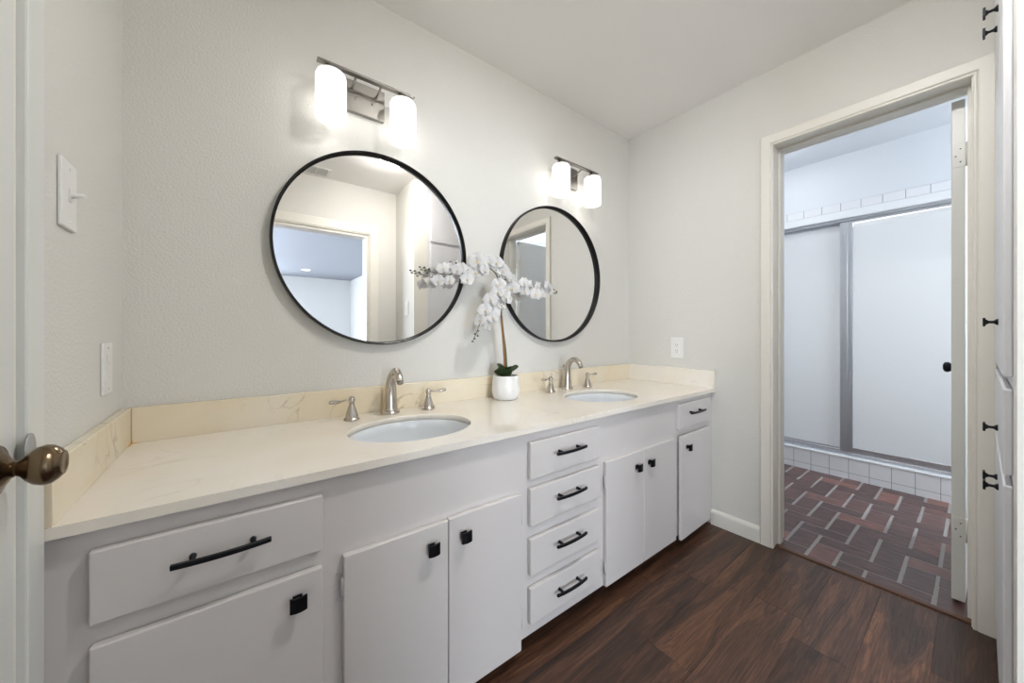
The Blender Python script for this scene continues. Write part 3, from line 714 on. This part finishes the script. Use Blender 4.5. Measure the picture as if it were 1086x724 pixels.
# ------------------------------------------------------------------ vanity lights
def sconce(cx, label):
    r = thing('vanity_light', label, 'wall light', (cx, 0, 1.952), 'two-shade vanity lights above the mirrors')
    BY = -0.090; BZ = 2.050
    bm = bmesh.new(); box(bm, cx-0.081, cx+0.081, -0.020, -0.0005, 1.952, 2.074, bev=0.003)
    for s in (-1, 1):
        lathe(bm, [(0, 0), (0.005, 0), (0.004, 0.004), (0, 0.005)], (cx+s*0.033, -0.020, 2.006), 12, Matrix.Rotation(PI/2, 4, 'X'))
    obj('back_plate', bm, M['steel'], r)
    bm = bmesh.new(); box(bm, cx-0.176, cx+0.176, BY-0.011, BY+0.011, BZ-0.004, BZ+0.004, bev=0.001)
    obj('crossbar', bm, M['steel'], r)
    for s in (-1, 1):
        bm = bmesh.new(); tube(bm, [(cx+s*0.046, -0.019, 2.034), (cx+s*0.046, -0.045, 2.036), (cx+s*0.046, BY+0.006, BZ-0.003)], 0.0042, 10)
        lathe(bm, [(0, 0), (0.0075, 0), (0.0075, 0.004), (0, 0.004)], (cx+s*0.046, -0.020, 2.034), 14, Matrix.Rotation(PI/2, 4, 'X'))
        obj('arm', bm, M['steel'], r)
    for s in (-1, 1):
        x = cx+s*0.131
        bm = bmesh.new(); lathe(bm, [(0, 2.046), (0.014, 2.046), (0.018, 2.040), (0.032, 2.026), (0.034, 2.021), (0, 2.021)], (x, BY, 0), 28)
        so = obj('shade_holder', bm, M['steel'], r)
        bm = bmesh.new()
        lathe(bm, [(0.020, 2.0205), (0.038, 2.0200), (0.046, 2.016), (0.0497, 2.006), (0.0500, 1.990), (0.0500, 1.857), (0.0495, 1.8555), (0.0465, 1.8555), (0.0460, 1.857), (0.0460, 1.990), (0.0455, 2.003), (0.042, 2.012), (0.036, 2.0155), (0.020, 2.0160), (0.020, 2.0205)], (x, BY, 0), 48, cap=False)
        sh = obj('glass_shade', bm, M['shade'], r, label='lit white opal glass cylinder')
        sh.data.transform(Matrix.Translation(r.location)); sh.location = -r.location
        bm = bmesh.new(); lathe(bm, [(0.010, 2.015), (0.012, 1.985), (0.024, 1.950), (0.029, 1.925), (0.024, 1.902), (0.012, 1.890), (0, 1.887)], (x, BY, 0), 20)
        obj('bulb', bm, M['bulb'], so)
        pl = bpy.data.lights.new('bulb_glow', 'POINT'); pl.energy = 0.07; pl.color = (1.0, 0.95, 0.89); pl.shadow_soft_size = 0.028
        po = bpy.data.objects.new('bulb_glow', pl); COL.objects.link(po); po.location = (x, BY, 1.90)
sconce(0.658, 'two-shade steel vanity light above the large left mirror')
sconce(1.812, 'two-shade steel vanity light above the right mirror near the corner')

# ------------------------------------------------------------------ ceiling fixtures
cl = thing('ceiling_light', 'round flush white ceiling light reflected at the top of the large mirror', 'ceiling light', (1.21, -1.26, H))
bm = bmesh.new(); lathe(bm, [(0, 0), (0.102, 0), (0.104, -0.008), (0.097, -0.011), (0, -0.011)], (1.21, -1.26, H-0.0005), 48)
obj('base', bm, M['plastic'], cl)
bm = bmesh.new(); lathe(bm, [(0.094, -0.011), (0.095, -0.030), (0.088, -0.042), (0.065, -0.050), (0.03, -0.054), (0, -0.055)], (1.21, -1.26, H), 48, cap=False)
obj('dome', bm, mat('lit_dome', (1, 1, 1), 0.4, emit=(1.0, 0.985, 0.965), es=62.0), cl, label='lit white dome')
vt = thing('ceiling_vent', 'small white ceiling vent grille reflected in the large mirror', 'vent', (0.79, -1.88, H))
bm = bmesh.new(); box(bm, 0.69, 0.89, -1.955, -1.94, H-0.006, H-0.0005, bev=0.001); box(bm, 0.69, 0.89, -1.81, -1.795, H-0.006, H-0.0005, bev=0.001); box(bm, 0.69, 0.71, -1.94, -1.81, H-0.006, H-0.0005, bev=0.001); box(bm, 0.87, 0.89, -1.94, -1.81, H-0.006, H-0.0005, bev=0.001)
obj('vent_frame', bm, M['plastic'], vt)
bm = bmesh.new()
for i in range(9): box(bm, 0.71, 0.87, -1.935+i*0.0145, -1.930+i*0.0145, H-0.006, H-0.0008)
box(bm, 0.787, 0.793, -1.94, -1.81, H-0.0058, H-0.0006)
obj('slats', bm, M['plastic'], vt)
bm = bmesh.new(); box(bm, 0.71, 0.87, -1.94, -1.81, H-0.0007, H-0.0003)  # thin dark sheet stands in for the shade behind the slats
obj('duct_shade_sheet', bm, M['slot'], vt, label='dark sheet painted as shade behind the slats')
rl = thing('recessed_light', 'small lit recessed light in the bedroom ceiling reflected in the large mirror', 'ceiling light', (1.45, -7.3, H))
bm = bmesh.new(); lathe(bm, [(0.075, 0), (0.098, 0), (0.098, -0.004), (0.075, -0.008), (0.072, -0.002), (0.075, 0)], (1.45, -7.3, H-0.0005), 32, cap=False)
obj('trim_ring', bm, M['plastic'], rl)
bm = bmesh.new(); lathe(bm, [(0, -0.001), (0.074, -0.001), (0.074, -0.004), (0, -0.004)], (1.45, -7.3, H-0.0005), 32)
obj('lens', bm, M['glass_lens'], rl)
# ceiling light of the shower room (its glint shows on the left glass panel)
sl = thing('shower_room_light', 'round flush ceiling light in the shower room', 'ceiling light', (3.35, -0.55, H))
bm = bmesh.new(); lathe(bm, [(0, 0), (0.11, 0), (0.11, -0.02), (0, -0.02)], (3.35, -0.55, H-0.0005), 32); obj('base', bm, M['plastic'], sl)
bm = bmesh.new(); lathe(bm, [(0.105, -0.02), (0.10, -0.045), (0.07, -0.062), (0, -0.07)], (3.35, -0.55, H), 32, cap=False)
obj('dome', bm, mat('lit_dome_cool', (1, 1, 1), 0.4, emit=(0.93, 0.96, 1.0), es=14.0), sl)

# ------------------------------------------------------------------ switch and outlet plates
def plate(name, cat, label, axis_x, out, cy, cz, kind):
    """plate on a wall x = axis_x facing out (+1/-1)"""
    r = thing(name, label, cat, (axis_x, cy, cz))
    f = lambda a, b, y0, y1, z0, z1, bev=0.001: B(axis_x+out*a, axis_x+out*b, cy+y0, cy+y1, cz+z0, cz+z1, bev=bev)
    obj('face_plate', f(0.0003, 0.0065, -0.039, 0.039, -0.0635, 0.0635, 0.002), M['plastic'], r)
    if kind == 'toggle':
        bm = f(0.0065, 0.0085, -0.006, 0.006, -0.012, 0.012, 0.0008)
        t = bmesh.new(); tube(bm, [(axis_x+out*0.006, cy, cz-0.001), (axis_x+out*0.026, cy, cz+0.004)], [0.0048, 0.0040], 10, flat=(1, 1))
        obj('toggle', bm, M['plastic'], r)
    if kind in ('rocker', 'outlet', 'rocker2'):
        ins = obj('insert', f(0.006, 0.0082, -0.0165, 0.0165, -0.034, 0.034, 0.0008), M['plastic'], r)
        if kind == 'rocker2':
            for z in (0.013, -0.006, -0.022): obj('button', f(0.0082, 0.0095, -0.009, 0.009, z-0.004, z+0.004, 0.0005), M['plastic'], ins)
        if kind == 'outlet':
            bm = bmesh.new()
            for z in (0.018, -0.018):
                for y in (-0.0063, 0.0063): box(bm, axis_x+out*0.0080, axis_x+out*0.0084, cy+y-0.001, cy+y+0.001, cz+z-0.002, cz+z+0.006)
                lathe(bm, [(0, 0), (0.0024, 0), (0.0024, 0.0004), (0, 0.0004)], (axis_x+out*0.0080, cy, cz+z-0.008), 10, Matrix.Rotation(out*PI/2, 4, 'Y'))
            obj('slots', bm, M['slot'], ins)
    bm = bmesh.new()
    bm.free()
    for z in (-0.050, 0.050):
        obj('screw', lathe(bmesh.new(), [(0, 0), (0.003, 0), (0.0025, 0.0012), (0, 0.0014)], (axis_x+out*0.0065, cy, cz+z), 12, Matrix.Rotation(out*PI/2, 4, 'Y')), M['plastic'], r)
plate('light_switch', 'light switch', 'white toggle switch plate high on the left wall', 0.0, 1, -0.441, 1.357, 'toggle')
plate('wall_outlet', 'outlet', 'white rectangular device plate low on the left wall above the side splash', 0.0, 1, -0.178, 1.008, 'rocker2')
plate('wall_outlet', 'outlet', 'white duplex outlet on the right wall above the counter end', L, -1, -0.353, 1.002, 'outlet')
plate('light_switch', 'light switch', 'white switch plate beside the closet reflected in the large mirror', CX, -1, -1.715, 1.315, 'rocker')

# ------------------------------------------------------------------ linen closet on the right
lc = thing('linen_closet', 'tall built-in linen closet with black knobs at the right edge', 'cabinet', (2.0, -1.77, 0))
bm = bmesh.new(); X0c, X1c = 1.585, L-0.017
box(bm, X0c, X1c, CY-0.018, CY-0.001, 0.09, H-0.002); box(bm, X0c, X0c+0.016, OW+0.003, CY-0.018, 0.0, H-0.002); box(bm, X1c-0.0, X1c+0.012, OW+0.003, CY-0.018, 0.0, H-0.002); box(bm, X0c, X1c, OW+0.003, OW+0.015, 0, H-0.002)
obj('face_frame', bm, M['closet'], lc)
obj('plinth', B(X0c, X1c, CY-0.07, CY-0.052, 0, 0.09), M['closet'], lc)
struct('trim_closet', B(CX-0.004, 1.6215, CY-0.017, CY+0.0005, 0, H-0.001, bev=0.001), M['trim'], 'white upright trim board at the end of the linen closet')
def cfront(kind, x0, x1, z0, z1, y=0.0135):
    return obj(kind, B(x0, x1, CY, CY+y, z0, z1, bev=0.003), M['closet'], lc)
def cknob(x, z, parent):
    bm = bmesh.new(); rt = Matrix.Rotation(-PI/2, 4, 'X'); y = CY+0.0135
    lathe(bm, [(0, 0), (0.0095, 0), (0.0085, 0.003), (0.0042, 0.008), (0.0038, 0.016), (0.0085, 0.022), (0.0085, 0.0225), (0, 0.0225)], (x, y, z), 20, rt)
    box(bm, x-0.0125, x+0.0125, y+0.022, y+0.0275, z-0.0125, z+0.0125, bev=0.0012)
    obj('door_knob', bm, M['black'], parent, label='matt black square knob')
xm = 2.03
for (x0, x1, kx) in ((1.646, xm-0.0015, 1.975), (xm+0.0015, 2.403, 2.09)):
    for z0, z1, kz in ((1.915, 2.335, 2.018), (0.995, 1.888, None), (0.115, 0.748, 0.658)):
        q = cfront('cabinet_door', x0, x1, z0, z1)
        if kz: cknob(kx, kz, q)
        elif x0 < 2: cknob(kx+0.02, 1.127, q)
q = cfront('drawer', 1.646, 2.403, 0.772, 0.968); cknob(2.03, 0.817, q)

# ------------------------------------------------------------------ shower enclosure
se = thing('shower_enclosure', 'sliding shower doors of obscure glass in aluminium frames on the tiled curb', 'shower door', (3.95, -1.2, 0.166))
YE0, YE1 = -2.2, -0.003
def frm(x0, x1, y0, y1, z0, z1, w_, parent, name='panel_frame', bot=None):
    bm = bmesh.new(); bot = bot or w_
    box(bm, x0, x1, y0, y0+w_, z0, z1, bev=0.002); box(bm, x0, x1, y1-w_, y1, z0, z1, bev=0.002)
    box(bm, x0, x1, y0+w_, y1-w_, z1-w_, z1, bev=0.002); box(bm, x0, x1, y0+w_, y1-w_, z0, z0+bot, bev=0.002)
    return obj(name, bm, M['alu'], parent)
bm = bmesh.new(); box(bm, 3.935, 3.985, YE0, YE1, 0.1665, 0.186, bev=0.003); box(bm, 3.955, 3.960, YE0, YE1, 0.186, 0.197, bev=0.001)
obj('bottom_track', bm, M['alu'], se)
bm = bmesh.new(); box(bm, 3.918, 3.985, YE0, YE1, 1.936, 1.9545, bev=0.003)
obj('header_rail', bm, M['alu'], se)
# right-hand panel runs in the front track, left-hand panel in the rear track
pr = frm(3.924, 3.948, -1.72, -0.898, 0.1985, 1.9355, 0.018, se, bot=0.036)
bm = bmesh.new(); box(bm, 3.927, 3.945, -0.8975, -0.842, 0.1985, 1.9355, bev=0.003); box(bm, 3.9235, 3.927, -0.885, -0.862, 0.1985, 1.9355, bev=0.001)
obj('meeting_stile', bm, M['alu'], se, label='wide ribbed aluminium stile')
obj('glass_panel', B(3.933, 3.938, -1.705, -0.915, 0.228, 1.8900), M['frost'], pr, label='frosted glass panel')
plf = frm(3.962, 3.980, -0.90, -0.02, 0.1985, 1.9355, 0.014, se)
obj('glass_panel', B(3.969, 3.974, -0.888, -0.032, 0.2100, 1.9280), M['frost'], plf, label='frosted glass panel')
struct('wall_stall_end', B(SX+0.0, SX+0.10, -3.0, -2.21, 0.166, 1.955), M['cool'])

# ------------------------------------------------------------------ potted orchid
ORX, ORY = 1.285, -0.112
orc = thing('potted_orchid', 'white orchid with three flowering sprays in a round white pot on the counter', 'plant', (ORX, ORY, CT))
bm = bmesh.new()
lathe(bm, [(0, 0.0005), (0.050, 0.0005), (0.056, 0.004), (0.0625, 0.014), (0.0665, 0.030), (0.0672, 0.045), (0.0655, 0.070), (0.0625, 0.100), (0.0608, 0.112), (0.0600, 0.1135), (0.0565, 0.1135), (0.0560, 0.111), (0.0575, 0.098), (0.0600, 0.09), (0, 0.09)], (ORX, ORY, CT), 56)
obj('pot', bm, M['pot'], orc, label='smooth white ceramic pot')
bm = bmesh.new(); lathe(bm, [(0, 0.1015), (0.03, 0.102), (0.0562, 0.099), (0.0562, 0.091), (0, 0.091)], (ORX, ORY, CT), 32); obj('moss', bm, M['soil'], orc)

def leaf_bm(base, az, length, width, lift, droop, tw=0.0):
    t = bmesh.new(); n, m_ = 14, 6; rows = []
    for i in range(n+1):
        s = i/n; wd = width*math.sin(PI*min(1, s*0.84+0.14))**0.55*(1 if s < 0.999 else 0.35)
        r = length*s*math.cos(lift*(1-0.3*s)); z = length*s*math.sin(lift)-droop*s*s
        row = []
        for j in range(-m_, m_+1):
            q = j/m_; cup = 0.30*wd*q*q
            row.append(t.verts.new((r-q*wd*math.sin(tw)*math.sin(lift)*s**0.5, q*wd*math.cos(tw*s**0.5), z+cup+q*wd*math.sin(tw)*math.cos(lift)*s**0.5)))
        rows.append(row)
    for a, b in zip(rows, rows[1:]):
        for k in range(2*m_):
            f = t.faces.new((a[k], a[k+1], b[k+1], b[k])); f.smooth = True
    r_ = bmesh.ops.solidify(t, geom=list(t.faces), thickness=0.0016)
    bm = bmesh.new(); add(bm, t, Matrix.Translation(base) @ Matrix.Rotation(az, 4, 'Z')); 
    for f in bm.faces: f.smooth = True
    return bm
for az, ln_, wd, li, dr, tw in ((190, 0.078, 0.033, 0.82, 0.012, 1.0), (225, 0.082, 0.034, 0.80, 0.020, 0.5), (282, 0.064, 0.031, 1.25, 0.002, 0.0), (346, 0.080, 0.031, 0.85, 0.006, -1.0), (110, 0.072, 0.030, 1.2, 0.0, 0.0)):
    obj('leaf', leaf_bm((ORX, ORY, CT+0.100), math.radians(az), ln_, wd, li, dr, tw), M['leaf'], orc)
# stems: thick woody lower stem with a stake, then three sprays
TOPP = Vector((1.245, -0.112, 1.345))
bm = bmesh.new(); tube(bm, smooth_path([(ORX+0.004, ORY, CT+0.095), (ORX-0.004, ORY, 1.00), (ORX-0.018, ORY, 1.10), (ORX-0.026, ORY, 1.175)], 5), [0.0085-0.0035*i/15 for i in range(16)], 10)
tube(bm, smooth_path([(ORX-0.026, ORY, 1.175), (ORX-0.030, ORY, 1.25), TOPP], 5), 0.0032, 8)
obj('stem', bm, M['stem'], orc, label='thick green stem')
bm = bmesh.new(); tube(bm, smooth_path([(ORX-0.010, ORY-0.008, CT+0.095), (ORX-0.018, ORY-0.006, 1.03), (ORX-0.032, ORY-0.005, 1.17)], 5), 0.0040, 8)
tube(bm, [(1.245, ORY, 1.30), (1.247, ORY-0.003, 1.352)], [0.005, 0.003], 8)
obj('stake', bm, M['stake'], orc, label='brown plant stake')
sprays = {
 'left': [(1.245, -0.112, 1.340), (1.222, -0.108, 1.380), (1.175, -0.100, 1.402), (1.11, -0.088, 1.388), (1.04, -0.076, 1.362), (0.975, -0.066, 1.352), (0.925, -0.060, 1.358)],
 'right': [(1.245, -0.112, 1.340), (1.275, -0.112, 1.350), (1.33, -0.106, 1.337), (1.40, -0.098, 1.322), (1.48, -0.092, 1.316), (1.56, -0.086, 1.320), (1.612, -0.084, 1.316)],
 'down': [(1.245, -0.112, 1.300), (1.235, -0.130, 1.290), (1.205, -0.140, 1.255), (1.165, -0.145, 1.205), (1.125, -0.148, 1.150), (1.098, -0.150, 1.100)]}
paths = {k: smooth_path(v, 8) for k, v in sprays.items()}
for k, p in paths.items():
    bm = bmesh.new(); n = len(p); tube(bm, p, [0.0028-0.0016*i/(n-1) for i in range(n)], 8)
    obj('spray', bm, M['stem'], orc)

def petal(t, ang, length, width, pinch, cup, lean):
    n, m_ = 7, 4; rows = []
    for i in range(n+1):
        s = i/n; wd = width*(math.sin(PI*min(0.985, max(0.0, s)**pinch*0.93+0.05)))**0.7
        row = []
        for j in range(-m_, m_+1):
            q = j/m_; r = length*s*(1-0.10*q*q*(1 if s > 0.5 else 0))
            y = cup*s*(1-s)*4+lean*s*s - 0.12*wd*q*q + 0.0012*math.sin(9*s+7*q)
            row.append(t.verts.new((math.cos(ang)*r-math.sin(ang)*q*wd, y, math.sin(ang)*r+math.cos(ang)*q*wd)))
        rows.append(row)
    for a, b in zip(rows, rows[1:]):
        for k in range(2*m_):
            f = t.faces.new((a[k], a[k+1], b[k+1], b[k])); f.smooth = True
def flower_bms(size):
    """faces -y (towards the room), up +z"""
    rnd = random.random; t = bmesh.new()
    for a in (90, 215, 325): petal(t, math.radians(a+rnd()*10-5), 0.033*size, 0.0165*size, 0.85, 0.002, 0.004+rnd()*0.004)
    t2 = bmesh.new()
    for a in (5, 175): petal(t2, math.radians(a+rnd()*10-5), 0.037*size, 0.0270*size, 0.62, -0.004, 0.000+rnd()*0.005)
    for v in t2.verts: v.co.y -= 0.0022
    bmesh.ops.solidify(t, geom=list(t.faces), thickness=0.0004); bmesh.ops.solidify(t2, geom=list(t2.faces), thickness=0.0004)
    bm = bmesh.new(); add(bm, t); add(bm, t2)
    for f in bm.faces: f.smooth = True
    lip = bmesh.new()
    sphere(lip, (0, -0.0050, -0.003*size), 0.0032*size, 10, (1.0, 1.3, 0.9)); sphere(lip, (0.004*size, -0.007, -0.007*size), 0.0026*size, 10, (1, 0.8, 1.5)); sphere(lip, (-0.004*size, -0.007, -0.007*size), 0.0026*size, 10, (1, 0.8, 1.5))
    white = bmesh.new()
    return bm, lip
def put_flower(pos, size, yaw, pitch, roll):
    bm, lip = flower_bms(size)
    mt = Matrix.Translation(pos) @ Matrix.Rotation(yaw, 4, 'Z') @ Matrix.Rotation(pitch, 4, 'X') @ Matrix.Rotation(roll, 4, 'Y')
    for b in (bm, lip):
        for v in b.verts: v.co = mt @ v.co
    f = obj('flower', bm, M['petal'], orc, label='white orchid bloom'); obj('lip', lip, M['lip'], f)
    return f
rs = random.Random(11)
def blooms(path, spec):
    for s, dx, dz, size, yw in spec:
        p = path[min(len(path)-1, int(s*(len(path)-1)))]
        pos = Vector((p.x+dx, p.y-0.012-rs.random()*0.022, p.z+dz))
        put_flower(pos, size, math.radians(yw+rs.uniform(-14, 14)), math.radians(rs.uniform(-22, 12)), math.radians(rs.uniform(-16, 16)))
blooms(paths['left'], [(0.10, 0.015, 0.030, 1.0, -20), (0.20, 0.0, 0.035, 1.05, -35), (0.24, 0.03, -0.012, 0.85, 10), (0.33, 0.0, 0.020, 1.15, -30), (0.40, 0.0, -0.020, 0.9, -10), (0.46, 0.0, 0.030, 1.30, -30), (0.50, 0.01, -0.020, 1.25, -25), (0.60, 0.0, -0.040, 1.0, -20),
    (0.64, -0.01, 0.012, 0.9, -40), (0.72, 0.0, 0.012, 0.85, -30), (0.78, 0.0, 0.030, 0.6, 10), (0.80, 0.0, -0.030, 0.75, -20), (0.88, 0.0, 0.018, 0.9, -35), (0.94, 0.0, -0.036, 0.85, -10)])
blooms(paths['right'], [(0.16, 0.0, 0.025, 0.95, -20), (0.28, 0.0, 0.012, 0.9, 20), (0.34, -0.02, -0.028, 1.35, -30), (0.46, 0.0, 0.018, 0.85, 0), (0.52, 0.0, -0.020, 0.95, -20), (0.60, 0.0, 0.022, 0.8, 30), (0.64, 0.0, -0.026, 1.1, -30), (0.70, 0.0, 0.016, 0.9, 20),
    (0.76, 0.0, -0.018, 1.0, -5), (0.82, 0.0, 0.026, 0.8, 15), (0.88, 0.0, -0.004, 0.85, -40), (0.92, 0.0, 0.014, 0.8, 35)])
blooms(paths['down'], [(0.06, -0.02, 0.020, 1.1, -35), (0.14, 0.0, -0.015, 0.95, 10), (0.26, 0.018, -0.025, 1.15, -10), (0.34, -0.020, 0.008, 1.0, -40), (0.42, 0.020, -0.025, 1.1, 0), (0.50, -0.022, 0.012, 1.1, -45), (0.58, 0.010, -0.020, 1.05, -20), (0.66, -0.028, 0.004, 1.0, -40), (0.72, 0.016, -0.014, 1.0, 5), (0.80, -0.022, 0.0, 0.95, -50), (0.84, 0.014, -0.018, 0.75, 20)])
# unopened buds at the spray tips
for k, tips in (('left', [(-0.012, 0.010), (-0.030, 0.002), (-0.034, 0.014), (-0.048, 0.004), (-0.054, 0.014), (-0.022, -0.008), (0.10, 0.040), (0.118, 0.050), (0.09, 0.052)]),
                ('right', [(0.002, 0.022), (0.018, 0.012), (0.008, -0.004), (0.024, -0.006), (0.036, -0.002), (0.034, 0.006)]),
                ('down', [(0.004, 0.004), (-0.012, -0.010), (0.002, -0.018), (-0.014, -0.030), (-0.024, -0.042)])):
    e = paths[k][-1]
    for dx, dz in tips:
        bm = bmesh.new(); c = Vector((e.x+dx, e.y-0.004, e.z+dz)); sphere(bm, c, 0.0046, 10, (1.3, 0.8, 0.85))
        o_ = e if abs(dx) < 0.08 else Vector((e.x+dx-0.01, e.y+0.003, e.z+0.014))
        tube(bm, [o_, c], 0.0009, 5)
        obj('bud', bm, M['bud'], orc)
